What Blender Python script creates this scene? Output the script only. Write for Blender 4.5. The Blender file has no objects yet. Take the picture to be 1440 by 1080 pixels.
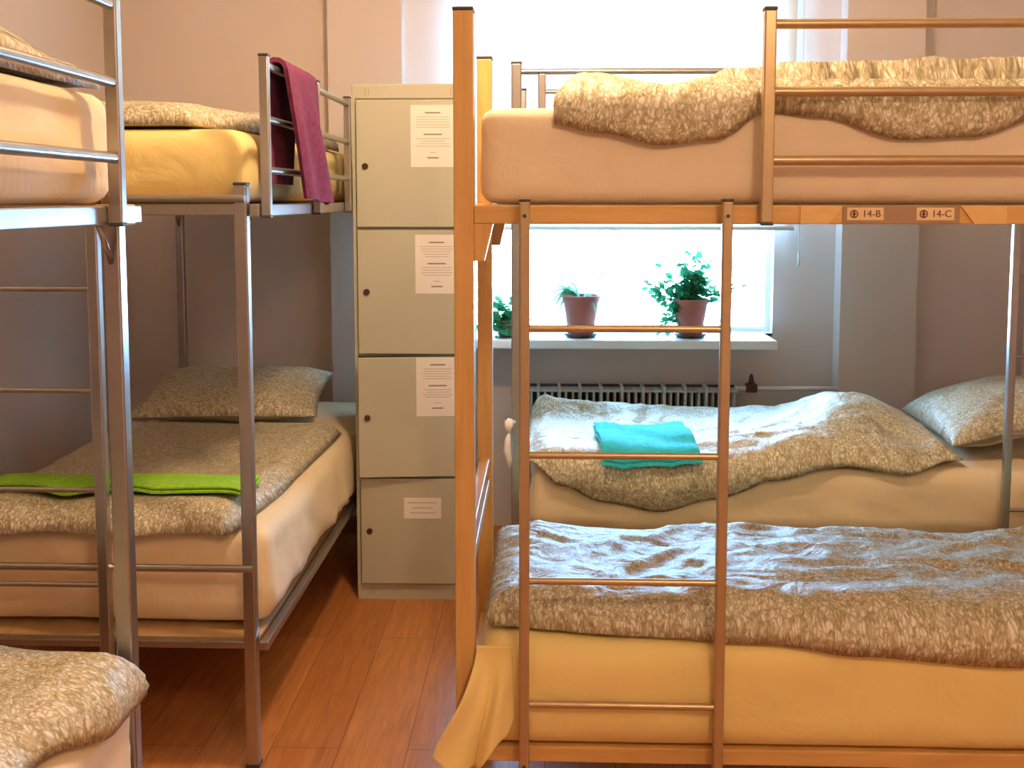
import bpy, bmesh, math, random
from mathutils import Vector, Matrix, noise

random.seed(7)
S = bpy.context.scene
COL = S.collection
PI = math.pi
R = math.radians

# ------------------------------------------------------------------ view
S.view_settings.view_transform = 'Standard'
S.view_settings.look = 'None'
S.view_settings.gamma = 1.0
S.view_settings.use_curve_mapping = False
S.view_settings.exposure = 0.0

# ------------------------------------------------------------------ materials
def new_mat(name):
    m = bpy.data.materials.new(name)
    m.use_nodes = True
    nt = m.node_tree
    b = nt.nodes['Principled BSDF']
    return m, nt, b

def nd(nt, typ, **kw):
    n = nt.nodes.new(typ)
    for k, v in kw.items():
        if k in n.inputs.keys():
            n.inputs[k].default_value = v
        else:
            setattr(n, k, v)
    return n

def ramp(nt, stops, interp='LINEAR'):
    r = nt.nodes.new('ShaderNodeValToRGB')
    r.color_ramp.interpolation = interp
    e = r.color_ramp.elements
    while len(e) < len(stops):
        e.new(0.5)
    for i, (p, c) in enumerate(stops):
        e[i].position = p
        e[i].color = (*c, 1)
    return r

def simple_mat(name, col, rough=0.6, metal=0.0, noise_scale=None, noise_amt=0.06, bump=0.0, bump_scale=200, spec=0.5):
    m, nt, b = new_mat(name)
    b.inputs['Roughness'].default_value = rough
    b.inputs['Metallic'].default_value = metal
    b.inputs['Specular IOR Level'].default_value = spec
    tc = nd(nt, 'ShaderNodeTexCoord')
    n = nd(nt, 'ShaderNodeTexNoise', Scale=noise_scale or 6.0, Detail=4.0)
    nt.links.new(tc.outputs['Object'], n.inputs['Vector'])
    lo = tuple(max(0, c * (1 - noise_amt)) for c in col)
    hi = tuple(min(1, c * (1 + noise_amt)) for c in col)
    r = ramp(nt, [(0.3, lo), (0.7, hi)])
    nt.links.new(n.outputs['Fac'], r.inputs['Fac'])
    nt.links.new(r.outputs['Color'], b.inputs['Base Color'])
    if bump:
        n2 = nd(nt, 'ShaderNodeTexNoise', Scale=bump_scale, Detail=3.0)
        nt.links.new(tc.outputs['Object'], n2.inputs['Vector'])
        bp = nd(nt, 'ShaderNodeBump', Strength=bump, Distance=0.002)
        nt.links.new(n2.outputs['Fac'], bp.inputs['Height'])
        nt.links.new(bp.outputs['Normal'], b.inputs['Normal'])
    return m

def wood_mat(name, c1, c2, stretch=(1, 1, 1), scale=9.0, rough=0.42, knots=True):
    m, nt, b = new_mat(name)
    b.inputs['Roughness'].default_value = rough
    tc = nd(nt, 'ShaderNodeTexCoord')
    mp = nd(nt, 'ShaderNodeMapping')
    mp.inputs['Scale'].default_value = stretch
    nt.links.new(tc.outputs['Object'], mp.inputs['Vector'])
    n = nd(nt, 'ShaderNodeTexNoise', Scale=scale, Detail=6.0, Roughness=0.6, Distortion=0.6)
    nt.links.new(mp.outputs['Vector'], n.inputs['Vector'])
    r = ramp(nt, [(0.3, c1), (0.7, c2)])
    nt.links.new(n.outputs['Fac'], r.inputs['Fac'])
    if knots:
        v = nd(nt, 'ShaderNodeTexVoronoi', Scale=3.3)
        mp2 = nd(nt, 'ShaderNodeMapping')
        mp2.inputs['Scale'].default_value = tuple(0.45 + 0.55 * (s / max(stretch)) for s in stretch)
        nt.links.new(tc.outputs['Object'], mp2.inputs['Vector'])
        nt.links.new(mp2.outputs['Vector'], v.inputs['Vector'])
        kr = ramp(nt, [(0.03, (0.45, 0.3, 0.2)), (0.09, (1, 1, 1))])
        nt.links.new(v.outputs['Distance'], kr.inputs['Fac'])
        mx = nd(nt, 'ShaderNodeMix', data_type='RGBA', blend_type='MULTIPLY')
        mx.inputs[0].default_value = 1.0
        nt.links.new(r.outputs['Color'], mx.inputs[6])
        nt.links.new(kr.outputs['Color'], mx.inputs[7])
        nt.links.new(mx.outputs[2], b.inputs['Base Color'])
    else:
        nt.links.new(r.outputs['Color'], b.inputs['Base Color'])
    return m

def floor_mat():
    m, nt, b = new_mat('laminate_floor')
    tc = nd(nt, 'ShaderNodeTexCoord')
    mp = nd(nt, 'ShaderNodeMapping')
    mp.inputs['Rotation'].default_value = (0, 0, PI / 2)
    nt.links.new(tc.outputs['Object'], mp.inputs['Vector'])
    br = nd(nt, 'ShaderNodeTexBrick')
    br.offset = 0.37
    br.inputs['Scale'].default_value = 1.0
    br.inputs['Brick Width'].default_value = 1.15
    br.inputs['Row Height'].default_value = 0.19
    br.inputs['Mortar Size'].default_value = 0.0012
    br.inputs['Color1'].default_value = (0.47, 0.175, 0.05, 1)
    br.inputs['Color2'].default_value = (0.58, 0.235, 0.07, 1)
    br.inputs['Mortar'].default_value = (0.20, 0.06, 0.02, 1)
    nt.links.new(mp.outputs['Vector'], br.inputs['Vector'])
    mp2 = nd(nt, 'ShaderNodeMapping')
    mp2.inputs['Scale'].default_value = (14, 1.2, 1)
    nt.links.new(tc.outputs['Object'], mp2.inputs['Vector'])
    n = nd(nt, 'ShaderNodeTexNoise', Scale=4.0, Detail=6.0, Roughness=0.6, Distortion=0.8)
    nt.links.new(mp2.outputs['Vector'], n.inputs['Vector'])
    r = ramp(nt, [(0.3, (0.72, 0.68, 0.64)), (0.7, (1.12, 1.1, 1.08))])
    nt.links.new(n.outputs['Fac'], r.inputs['Fac'])
    mx = nd(nt, 'ShaderNodeMix', data_type='RGBA', blend_type='MULTIPLY')
    mx.inputs[0].default_value = 1.0
    nt.links.new(br.outputs['Color'], mx.inputs[6])
    nt.links.new(r.outputs['Color'], mx.inputs[7])
    nt.links.new(mx.outputs[2], b.inputs['Base Color'])
    b.inputs['Roughness'].default_value = 0.38
    b.inputs['Specular IOR Level'].default_value = 0.4
    return m

def duvet_mat():
    """cream cotton printed with small olive leaf squiggles"""
    m, nt, b = new_mat('leaf_print_cotton')
    tc = nd(nt, 'ShaderNodeTexCoord')
    uv = tc.outputs['UV']
    n0 = nd(nt, 'ShaderNodeTexNoise', Scale=60.0, Detail=2.0)
    nt.links.new(uv, n0.inputs['Vector'])
    vm = nd(nt, 'ShaderNodeVectorMath', operation='MULTIPLY_ADD')
    vm.inputs[1].default_value = (0.022, 0.022, 0.0)
    nt.links.new(n0.outputs['Color'], vm.inputs[0])
    nt.links.new(uv, vm.inputs[2])
    v = nd(nt, 'ShaderNodeTexVoronoi', Scale=115.0, feature='DISTANCE_TO_EDGE')
    nt.links.new(vm.outputs[0], v.inputs['Vector'])
    r1 = ramp(nt, [(0.0, (0.45, 0.39, 0.24)), (0.12, (0.56, 0.50, 0.35)), (0.24, (0.76, 0.74, 0.66)), (1.0, (0.80, 0.79, 0.73))])
    nt.links.new(v.outputs['Distance'], r1.inputs['Fac'])
    n2 = nd(nt, 'ShaderNodeTexNoise', Scale=70.0, Detail=3.0, Distortion=1.5)
    nt.links.new(uv, n2.inputs['Vector'])
    r2 = ramp(nt, [(0.43, (0.62, 0.56, 0.40)), (0.52, (1, 1, 1))])
    nt.links.new(n2.outputs['Fac'], r2.inputs['Fac'])
    mx = nd(nt, 'ShaderNodeMix', data_type='RGBA', blend_type='MULTIPLY')
    mx.inputs[0].default_value = 0.75
    nt.links.new(r1.outputs['Color'], mx.inputs[6])
    nt.links.new(r2.outputs['Color'], mx.inputs[7])
    nt.links.new(mx.outputs[2], b.inputs['Base Color'])
    b.inputs['Roughness'].default_value = 0.50
    b.inputs['Specular IOR Level'].default_value = 0.35
    n3 = nd(nt, 'ShaderNodeTexNoise', Scale=11.0, Detail=5.0, Distortion=0.9)
    nt.links.new(uv, n3.inputs['Vector'])
    bp = nd(nt, 'ShaderNodeBump', Strength=0.8, Distance=0.025)
    nt.links.new(n3.outputs['Fac'], bp.inputs['Height'])
    nt.links.new(bp.outputs['Normal'], b.inputs['Normal'])
    return m

def sheet_mat(name, col):
    m, nt, b = new_mat(name)
    tc = nd(nt, 'ShaderNodeTexCoord')
    n = nd(nt, 'ShaderNodeTexNoise', Scale=3.0, Detail=3.0)
    nt.links.new(tc.outputs['Object'], n.inputs['Vector'])
    r = ramp(nt, [(0.3, tuple(c * 0.95 for c in col)), (0.7, tuple(min(1, c * 1.04) for c in col))])
    nt.links.new(n.outputs['Fac'], r.inputs['Fac'])
    nt.links.new(r.outputs['Color'], b.inputs['Base Color'])
    b.inputs['Roughness'].default_value = 0.8
    b.inputs['Sheen Weight'].default_value = 0.1
    n2 = nd(nt, 'ShaderNodeTexNoise', Scale=7.0, Detail=5.0, Distortion=1.2)
    nt.links.new(tc.outputs['Object'], n2.inputs['Vector'])
    bp = nd(nt, 'ShaderNodeBump', Strength=0.35, Distance=0.02)
    nt.links.new(n2.outputs['Fac'], bp.inputs['Height'])
    nt.links.new(bp.outputs['Normal'], b.inputs['Normal'])
    return m

def blind_mat():
    m = bpy.data.materials.new('blind_fabric')
    m.use_nodes = True
    nt = m.node_tree
    nt.nodes.clear()
    out = nd(nt, 'ShaderNodeOutputMaterial')
    d = nd(nt, 'ShaderNodeBsdfDiffuse', Color=(0.85, 0.83, 0.78, 1))
    t = nd(nt, 'ShaderNodeBsdfTranslucent', Color=(0.92, 0.88, 0.80, 1))
    mx = nd(nt, 'ShaderNodeMixShader', Fac=0.30)
    tc = nd(nt, 'ShaderNodeTexCoord')
    w = nd(nt, 'ShaderNodeTexNoise', Scale=300.0)
    nt.links.new(tc.outputs['Object'], w.inputs['Vector'])
    bp = nd(nt, 'ShaderNodeBump', Strength=0.1, Distance=0.001)
    nt.links.new(w.outputs['Fac'], bp.inputs['Height'])
    nt.links.new(bp.outputs['Normal'], d.inputs['Normal'])
    nt.links.new(d.outputs[0], mx.inputs[1])
    nt.links.new(t.outputs[0], mx.inputs[2])
    nt.links.new(mx.outputs[0], out.inputs['Surface'])
    return m

def glass_mat():
    m = bpy.data.materials.new('window_glass')
    m.use_nodes = True
    nt = m.node_tree
    nt.nodes.clear()
    out = nd(nt, 'ShaderNodeOutputMaterial')
    t = nd(nt, 'ShaderNodeBsdfTransparent', Color=(0.95, 0.98, 0.97, 1))
    g = nd(nt, 'ShaderNodeBsdfGlossy', Roughness=0.02)
    fr = nd(nt, 'ShaderNodeFresnel', IOR=1.45)
    mx = nd(nt, 'ShaderNodeMixShader')
    nt.links.new(fr.outputs[0], mx.inputs[0])
    nt.links.new(t.outputs[0], mx.inputs[1])
    nt.links.new(g.outputs[0], mx.inputs[2])
    nt.links.new(mx.outputs[0], out.inputs['Surface'])
    return m

def leaf_mat(name, c1, c2, trans=0.4):
    m = bpy.data.materials.new(name)
    m.use_nodes = True
    nt = m.node_tree
    nt.nodes.clear()
    out = nd(nt, 'ShaderNodeOutputMaterial')
    tc = nd(nt, 'ShaderNodeTexCoord')
    n = nd(nt, 'ShaderNodeTexNoise', Scale=35.0, Detail=2.0)
    nt.links.new(tc.outputs['Object'], n.inputs['Vector'])
    r = ramp(nt, [(0.35, c1), (0.65, c2)])
    nt.links.new(n.outputs['Fac'], r.inputs['Fac'])
    d = nd(nt, 'ShaderNodeBsdfDiffuse')
    t = nd(nt, 'ShaderNodeBsdfTranslucent')
    nt.links.new(r.outputs['Color'], d.inputs['Color'])
    nt.links.new(r.outputs['Color'], t.inputs['Color'])
    mx = nd(nt, 'ShaderNodeMixShader', Fac=trans)
    nt.links.new(d.outputs[0], mx.inputs[1])
    nt.links.new(t.outputs[0], mx.inputs[2])
    nt.links.new(mx.outputs[0], out.inputs['Surface'])
    return m

M = {}
M['wall'] = simple_mat('painted_wall', (0.75, 0.655, 0.60), 0.75, noise_scale=1.5, noise_amt=0.03, bump=0.08, bump_scale=120)
M['ceiling'] = simple_mat('ceiling_paint', (0.85, 0.83, 0.80), 0.8, noise_amt=0.02)
M['floor'] = floor_mat()
M['white'] = simple_mat('white_paint', (0.84, 0.84, 0.82), 0.35, noise_amt=0.02)
M['base'] = simple_mat('brown_baseboard', (0.28, 0.12, 0.05), 0.4)
M['steel'] = simple_mat('grey_steel_tube', (0.42, 0.40, 0.38), 0.28, metal=0.9, noise_scale=20, noise_amt=0.05)
M['warm_steel'] = simple_mat('warm_tinted_tube', (0.50, 0.37, 0.21), 0.33, metal=0.6, noise_scale=20, noise_amt=0.05)  # same grey metal; the warm room's reflection is put into its tan colour
M['cap'] = simple_mat('dark_plastic_cap', (0.05, 0.045, 0.04), 0.5)
M['pine_v'] = wood_mat('pine_upright', (0.60, 0.34, 0.105), (0.73, 0.45, 0.16), (5, 5, 0.5))
M['pine_h'] = wood_mat('pine_rail', (0.60, 0.34, 0.105), (0.73, 0.45, 0.16), (0.5, 5, 5))
M['pine_d'] = wood_mat('pine_end_rail', (0.54, 0.27, 0.08), (0.68, 0.37, 0.12), (5, 0.5, 5))
M['pale_wood'] = wood_mat('pale_wood_patch', (0.70, 0.45, 0.16), (0.80, 0.55, 0.23), (1, 5, 4), knots=False)
M['ply'] = wood_mat('plywood_base', (0.45, 0.28, 0.13), (0.55, 0.36, 0.18), (0.6, 4, 4), knots=False)
M['sheet_yellow'] = sheet_mat('yellow_sheet', (0.88, 0.70, 0.28))
M['sheet_cream'] = sheet_mat('cream_sheet', (0.84, 0.68, 0.44))
M['sheet_peach'] = sheet_mat('peach_sheet', (0.78, 0.66, 0.49))
M['duvet'] = duvet_mat()
M['locker'] = simple_mat('cream_locker_enamel', (0.50, 0.495, 0.39), 0.45, noise_scale=2.0, noise_amt=0.03)
M['dark_metal'] = simple_mat('dark_lock_metal', (0.10, 0.075, 0.05), 0.35, metal=0.7)
M['paper'] = simple_mat('white_paper', (0.86, 0.82, 0.76), 0.8, noise_amt=0.02)
M['print'] = simple_mat('faded_print', (0.50, 0.45, 0.40), 0.8)
M['print_dark'] = simple_mat('bold_print', (0.26, 0.22, 0.19), 0.8)
M['plate'] = simple_mat('beige_plate', (0.80, 0.60, 0.36), 0.5, noise_amt=0.03)
M['ink'] = simple_mat('brown_ink', (0.16, 0.06, 0.03), 0.6)
M['purple'] = simple_mat('purple_terry', (0.17, 0.024, 0.08), 0.95, noise_scale=60, noise_amt=0.25, bump=0.8, bump_scale=260)
M['green'] = simple_mat('green_terry', (0.30, 0.62, 0.03), 0.95, noise_scale=60, noise_amt=0.15, bump=0.8, bump_scale=260)
M['turquoise'] = simple_mat('turquoise_terry', (0.03, 0.52, 0.60), 0.95, noise_scale=60, noise_amt=0.15, bump=0.8, bump_scale=260)
M['terracotta'] = simple_mat('terracotta', (0.42, 0.13, 0.09), 0.7, noise_scale=12, noise_amt=0.12)
M['soil'] = simple_mat('soil', (0.06, 0.04, 0.03), 0.95, noise_scale=60, noise_amt=0.4)
M['saucer'] = simple_mat('dark_saucer', (0.10, 0.05, 0.035), 0.5)
M['leaf'] = leaf_mat('green_leaf', (0.03, 0.20, 0.09), (0.08, 0.34, 0.15), 0.35)
M['pale_leaf'] = leaf_mat('pale_leaf', (0.10, 0.27, 0.14), (0.22, 0.42, 0.24), 0.30)
M['stem'] = simple_mat('green_stem', (0.12, 0.26, 0.09), 0.6)
M['radiator'] = simple_mat('radiator_enamel', (0.66, 0.66, 0.64), 0.4, noise_amt=0.02)
M['rad_dark'] = simple_mat('radiator_core', (0.10, 0.10, 0.11), 0.6)
M['blind'] = blind_mat()
M['glass'] = glass_mat()
M['cloth'] = simple_mat('white_cloth', (0.86, 0.86, 0.88), 0.8, noise_amt=0.03)
M['valve'] = simple_mat('dark_valve', (0.10, 0.045, 0.04), 0.5)

# ------------------------------------------------------------------ mesh helpers
def link(name, me, mats, parent=None):
    o = bpy.data.objects.new(name, me)
    COL.objects.link(o)
    if not isinstance(mats, (list, tuple)):
        mats = [mats]
    for m in mats:
        me.materials.append(m)
    if parent:
        o.parent = parent
    return o

def obj(name, bm, mats, parent=None, smooth=False, angle=None):
    bmesh.ops.recalc_face_normals(bm, faces=bm.faces)
    me = bpy.data.meshes.new(name)
    bm.to_mesh(me)
    bm.free()
    if smooth:
        for p in me.polygons:
            p.use_smooth = True
        if angle:
            me.set_sharp_from_angle(angle=R(angle))
    return link(name, me, mats, parent)

def empty(name, loc, rz=0.0):
    o = bpy.data.objects.new(name, None)
    o.location = loc
    o.rotation_euler = (0, 0, rz)
    o.empty_display_size = 0.1
    COL.objects.link(o)
    return o

def tag(o, label, cat, group=None):
    o['label'] = label
    o['category'] = cat
    if group:
        o['group'] = group
    return o

def struct(o):
    o['kind'] = 'structure'
    return o

def box(bm, x0, x1, y0, y1, z0, z1, bev=0.0, mi=0):
    ret = bmesh.ops.create_cube(bm, size=1.0)
    vs = ret['verts']
    for v in vs:
        v.co.x = x0 if v.co.x < 0 else x1
        v.co.y = y0 if v.co.y < 0 else y1
        v.co.z = z0 if v.co.z < 0 else z1
    fs = set(f for v in vs for f in v.link_faces)
    for f in fs:
        f.material_index = mi
    if bev:
        es = list(set(e for v in vs for e in v.link_edges))
        r = bmesh.ops.bevel(bm, geom=es, offset=bev, segments=2, profile=0.5, affect='EDGES', clamp_overlap=True)
        for f in r['faces']:
            f.material_index = mi

def bx(*a, **k):
    bm = bmesh.new()
    box(bm, *a, **k)
    return bm

def tube(bm, pts, r, seg=10, mi=0, caps=True, taper=None):
    pts = [Vector(p) for p in pts]
    rings = []
    n = len(pts)
    prev = None
    for i, p in enumerate(pts):
        t = (pts[min(i + 1, n - 1)] - pts[max(i - 1, 0)]).normalized()
        if prev is None:
            a = Vector((0, 0, 1)) if abs(t.z) < 0.9 else Vector((1, 0, 0))
            u = t.cross(a).normalized()
        else:
            u = (prev - t * prev.dot(t)).normalized()
        prev = u
        w = t.cross(u)
        rr = r if taper is None else r * taper[i]
        rings.append([bm.verts.new(p + (u * math.cos(2 * PI * k / seg) + w * math.sin(2 * PI * k / seg)) * rr) for k in range(seg)])
    for a, b in zip(rings, rings[1:]):
        for k in range(seg):
            f = bm.faces.new((a[k], a[(k + 1) % seg], b[(k + 1) % seg], b[k]))
            f.material_index = mi
    if caps:
        for rg in (rings[0], rings[-1]):
            f = bm.faces.new(rg)
            f.material_index = mi

def lathe(bm, prof, cx, cy, seg=28, mi=0):
    rings = []
    for r, z in prof:
        rings.append([bm.verts.new((cx + r * math.cos(2 * PI * k / seg), cy + r * math.sin(2 * PI * k / seg), z)) for k in range(seg)])
    for a, b in zip(rings, rings[1:]):
        for k in range(seg):
            f = bm.faces.new((a[k], a[(k + 1) % seg], b[(k + 1) % seg], b[k]))
            f.material_index = mi
    for rg in (rings[0], rings[-1]):
        f = bm.faces.new(rg)
        f.material_index = mi

def prism(bm, poly_xz, y0, y1, mi=0):
    a = [bm.verts.new((x, y0, z)) for x, z in poly_xz]
    b = [bm.verts.new((x, y1, z)) for x, z in poly_xz]
    n = len(a)
    fs = [bm.faces.new(a), bm.faces.new(b[::-1])]
    for i in range(n):
        fs.append(bm.faces.new((a[i], b[i], b[(i + 1) % n], a[(i + 1) % n])))
    for f in fs:
        f.material_index = mi

def fbm(x, y, z, o=4):
    s, a, f = 0.0, 1.0, 1.0
    for _ in range(o):
        s += a * noise.noise(Vector((x * f, y * f, z * f)))
        a *= 0.5
        f *= 2.03
    return s

def ridge(x, y, z, o=3):
    s, a, f = 0.0, 1.0, 1.0
    for _ in range(o):
        s += a * (1 - 2 * abs(noise.noise(Vector((x * f, y * f, z * f)))))
        a *= 0.5
        f *= 2.1
    return s / 1.75

def lerp_table(t, tab):
    if t <= tab[0][0]:
        return tab[0][1]
    for (a, va), (b, vb) in zip(tab, tab[1:]):
        if t <= b:
            k = (t - a) / (b - a)
            k = k * k * (3 - 2 * k)
            return va + (vb - va) * k
    return tab[-1][1]

def smooth01(a, b, x):
    t = min(1, max(0, (x - a) / (b - a)))
    return t * t * (3 - 2 * t)

# ------------------------------------------------------------------ mattress in a fitted sheet (one wrinkled rounded block)
def mattress(name, x0, x1, y0, y1, z0, z1, mat, seed, rad=0.045, wr=0.006, sag=None, step=0.022, hem=0.0):
    nx, ny, nz = (max(2, int((b - a) / step)) for a, b in ((x0, x1), (y0, y1), (z0, z1)))
    bm = bmesh.new()
    cache = {}
    C0 = Vector(((x0 + x1) / 2, (y0 + y1) / 2, (z0 + z1) / 2))
    H = Vector(((x1 - x0) / 2, (y1 - y0) / 2, (z1 - z0) / 2))
    I = Vector((H.x - rad, H.y - rad, max(0.001, H.z - rad)))

    def vert(i, j, k):
        key = (i, j, k)
        if key in cache:
            return cache[key]
        q = Vector((-H.x + 2 * H.x * i / nx, -H.y + 2 * H.y * j / ny, -H.z + 2 * H.z * k / nz))
        c = Vector((min(max(q.x, -I.x), I.x), min(max(q.y, -I.y), I.y), min(max(q.z, -I.z), I.z)))
        d = q - c
        nrm = d.normalized() if d.length > 1e-6 else Vector((0, 0, 1))
        p = c + nrm * rad
        w = p + C0
        side = 1 - abs(nrm.z)
        zt = (q.z + H.z) / (2 * H.z)
        amp = wr * (0.08 + 1.1 * side)
        # pulled diagonal wrinkles on the sides, soft ones on top
        horiz = w.x + w.y
        a = ridge(horiz * 3.2 + w.z * 5 + seed, w.z * 4 - horiz * 1.1, seed * 1.7, 3)
        b = fbm(w.x * 2.2 + seed, w.y * 2.2, w.z * 3.5, 3)
        off = amp * (0.9 * a + 0.8 * b - 0.3)
        p = p + nrm * off
        if sag:
            p.z += sag(w.x, w.y) * zt
        if hem and side > 0.6:
            f = (1 - zt) ** 1.2
            w1 = fbm(horiz * 1.3 + seed, zt * .8, seed, 2)
            de = min(w.x - x0, x1 - w.x) if (x1 - x0) > (y1 - y0) else min(w.y - y0, y1 - w.y)
            f *= .45 + .55 * smooth01(.05, .2, de)
            p += nrm * hem * f * max(0, ridge(horiz * 4.2 + w1 * 1.2 + zt * .7, zt * .6, seed + 4, 2) + .1) * .8
        if hem and zt < 0.35 and side > 0.5:
            pass
            p.z += (0.35 - zt) * 0.05 * abs(fbm(horiz * 3.5, 9.2, seed, 2))
        v = bm.verts.new(p + C0)
        cache[key] = v
        return v

    def face(a, b, c, d):
        bm.faces.new((a, b, c, d))
    for i in range(nx):
        for j in range(ny):
            for k in (0, nz):
                face(vert(i, j, k), vert(i + 1, j, k), vert(i + 1, j + 1, k), vert(i, j + 1, k))
    for i in range(nx):
        for k in range(nz):
            for j in (0, ny):
                face(vert(i, j, k), vert(i + 1, j, k), vert(i + 1, j, k + 1), vert(i, j, k + 1))
    for j in range(ny):
        for k in range(nz):
            for i in (0, nx):
                face(vert(i, j, k), vert(i, j + 1, k), vert(i, j + 1, k + 1), vert(i, j, k + 1))
    return obj(name, bm, mat, smooth=True)

# ------------------------------------------------------------------ duvet draped on a bed
def duvet(name, org, udir, vdir, u0, u1, front, back, ztop, thick, mat, seed, bump=None, fold=0.02, rnd=0.045,
          step=0.013, edge=0.07, u0f=None, u1f=None, scale=(1, 1), maxout=None, fscale=3.2, tt=None, off=.008):
    """u along the bed; s across it: s>0 lies on top, s<0 hangs down the near side. front(t)/back(t) are the two borders."""
    org, udir, vdir = Vector(org), Vector(udir), Vector(vdir)
    up = Vector((0, 0, 1))
    nu = int((u1 - u0) / step)
    ns = int((max(back(t / 10) for t in range(11)) - min(front(t / 10) for t in range(11))) / step)
    bm = bmesh.new()
    uvl = bm.loops.layers.uv.new('UVMap')
    arc = rnd * PI / 2

    def base(u, s):
        if s >= rnd:
            return org + udir * u + vdir * s + up * ztop, up.copy()
        q = rnd - s
        if q <= arc:
            a = q / rnd
            n = up * math.cos(a) - vdir * math.sin(a)
            return org + udir * u + vdir * rnd + up * (ztop - rnd) + n * rnd, n
        return org + udir * u + up * (ztop - rnd - (q - arc)), -vdir

    top, bot, uvs = [], [], {}
    for i in range(nu + 1):
        rt, rb = [], []
        ti = i / nu
        for j in range(ns + 1):
            tj = j / ns
            ua = u0 + (u0f(tj) if u0f else 0)
            ub = u1 + (u1f(tj) if u1f else 0)
            u = ua + (ub - ua) * ti
            f, b = front(ti), back(ti)
            s = f + (b - f) * tj
            d = min(u - ua, ub - u, s - f, b - s)
            k = min(1.0, max(0.0, d / edge))
            prof = math.sqrt(max(0, 1 - (1 - k) ** 2))
            P, N = base(u, s)
            x, y = u * scale[0], s * scale[1]
            # long creases plus rumples
            w1 = fbm(x * 2.0 + seed * 3.1, y * 2.0, seed, 2)
            cr = ridge(x * fscale + w1 * 0.9 + seed, y * fscale * 0.8 + w1 * 0.7, seed * 0.77, 3)
            t = thick * (tt(u, s) if tt else 1.0) * prof + fold * cr * (0.35 + 0.65 * prof) * (0.3 + 0.7 * k) + 0.5 * fold * w1 * prof
            if bump:
                t += bump(u, s) * prof
            t = max(off + 0.004 + 0.012 * k, t)
            if maxout is not None and s < rnd:
                t = min(t, maxout + max(0, N.z) * 0.03)
            ripple = 0.006 * (1 - k) * noise.noise(Vector((u * 11, s * 11, seed)))
            v = bm.verts.new(P + N * t + udir * ripple)
            rt.append(v)
            uvs[v] = (u, s)
            if 0 < i < nu and 0 < j < ns:
                vb = bm.verts.new(P + N * off)
            else:
                vb = v
                v.co = P + N * (off + 0.002 + 0.010 * abs(noise.noise(Vector((u * 8, s * 8, seed)))))
            rb.append(vb)
            uvs[vb] = (u, s)
        top.append(rt)
        bot.append(rb)
    for i in range(nu):
        for j in range(ns):
            for g, rev in ((top, False), (bot, True)):
                q = [g[i][j], g[i + 1][j], g[i + 1][j + 1], g[i][j + 1]]
                if g is bot and all(a is b for a, b in zip(q, [top[i][j], top[i + 1][j], top[i + 1][j + 1], top[i][j + 1]])):
                    continue
                if rev:
                    q = q[::-1]
                try:
                    f = bm.faces.new(q)
                except ValueError:
                    continue
                for lp in f.loops:
                    lp[uvl].uv = uvs[lp.vert]
    return obj(name, bm, mat, smooth=True)

def pillow(name, c, lx, ly, h, rz, tilt, mat, seed):
    n = 44
    bm = bmesh.new()
    uvl = bm.loops.layers.uv.new('UVMap')
    rot = Matrix.Rotation(rz, 3, 'Z') @ Matrix.Rotation(tilt[0], 3, 'X') @ Matrix.Rotation(tilt[1], 3, 'Y')
    c = Vector(c)
    rows = {1: [], -1: []}
    uvs = {}
    for sg in (1, -1):
        for i in range(n + 1):
            row = []
            for j in range(n + 1):
                a, b = -1 + 2 * i / n, -1 + 2 * j / n
                if sg == -1 and (i in (0, n) or j in (0, n)):
                    row.append(rows[1][i][j])
                    continue
                pinch_x = 1 - 0.06 * (1 - abs(b) ** 2)
                pinch_y = 1 - 0.08 * (1 - abs(a) ** 2)
                x, y = a * lx / 2 * pinch_x, b * ly / 2 * pinch_y
                e = (max(0, 1 - abs(a) ** 2.4) ** 0.55) * (max(0, 1 - abs(b) ** 2.4) ** 0.55)
                z = sg * h / 2 * e
                z *= (1.0 if sg > 0 else 0.55)
                wr = 0.010 * ridge(x * 6 + seed, y * 6, seed, 3) + 0.008 * fbm(x * 5, y * 5, seed, 3)
                z += sg * wr * min(1, e * 2)
                v = bm.verts.new(c + rot @ Vector((x, y, z)))
                uvs[v] = (x + 3 * sg, y)
                row.append(v)
            rows[sg].append(row)
    for sg in (1, -1):
        g = rows[sg]
        for i in range(n):
            for j in range(n):
                q = [g[i][j], g[i + 1][j], g[i + 1][j + 1], g[i][j + 1]]
                f = bm.faces.new(q if sg > 0 else q[::-1])
                for lp in f.loops:
                    lp[uvl].uv = uvs[lp.vert]
    return obj(name, bm, mat, smooth=True)

# ------------------------------------------------------------------ the room
XL, XR, YB, YW, ZC = -2.0, 2.45, -1.7, 4.7, 2.70
FZ = -0.12          # floor level while building; everything is lifted so that the floor ends at z = 0
struct(obj('floor', bx(XL - .1, XR + .1, YB - .1, YW + .25, FZ - .1, FZ), M['floor']))
struct(obj('ceiling', bx(XL - .1, XR + .1, YB - .1, YW + .25, ZC, ZC + .1), M['ceiling']))
struct(obj('wall_left', bx(XL - .12, XL, YB, YW + .25, FZ, ZC), M['wall']))
struct(obj('wall_right', bx(XR, XR + .12, YB, YW + .25, FZ, ZC), M['wall']))
struct(obj('wall_front', bx(XL - .12, XR + .12, YB - .12, YB, FZ, ZC), M['wall']))
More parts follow.
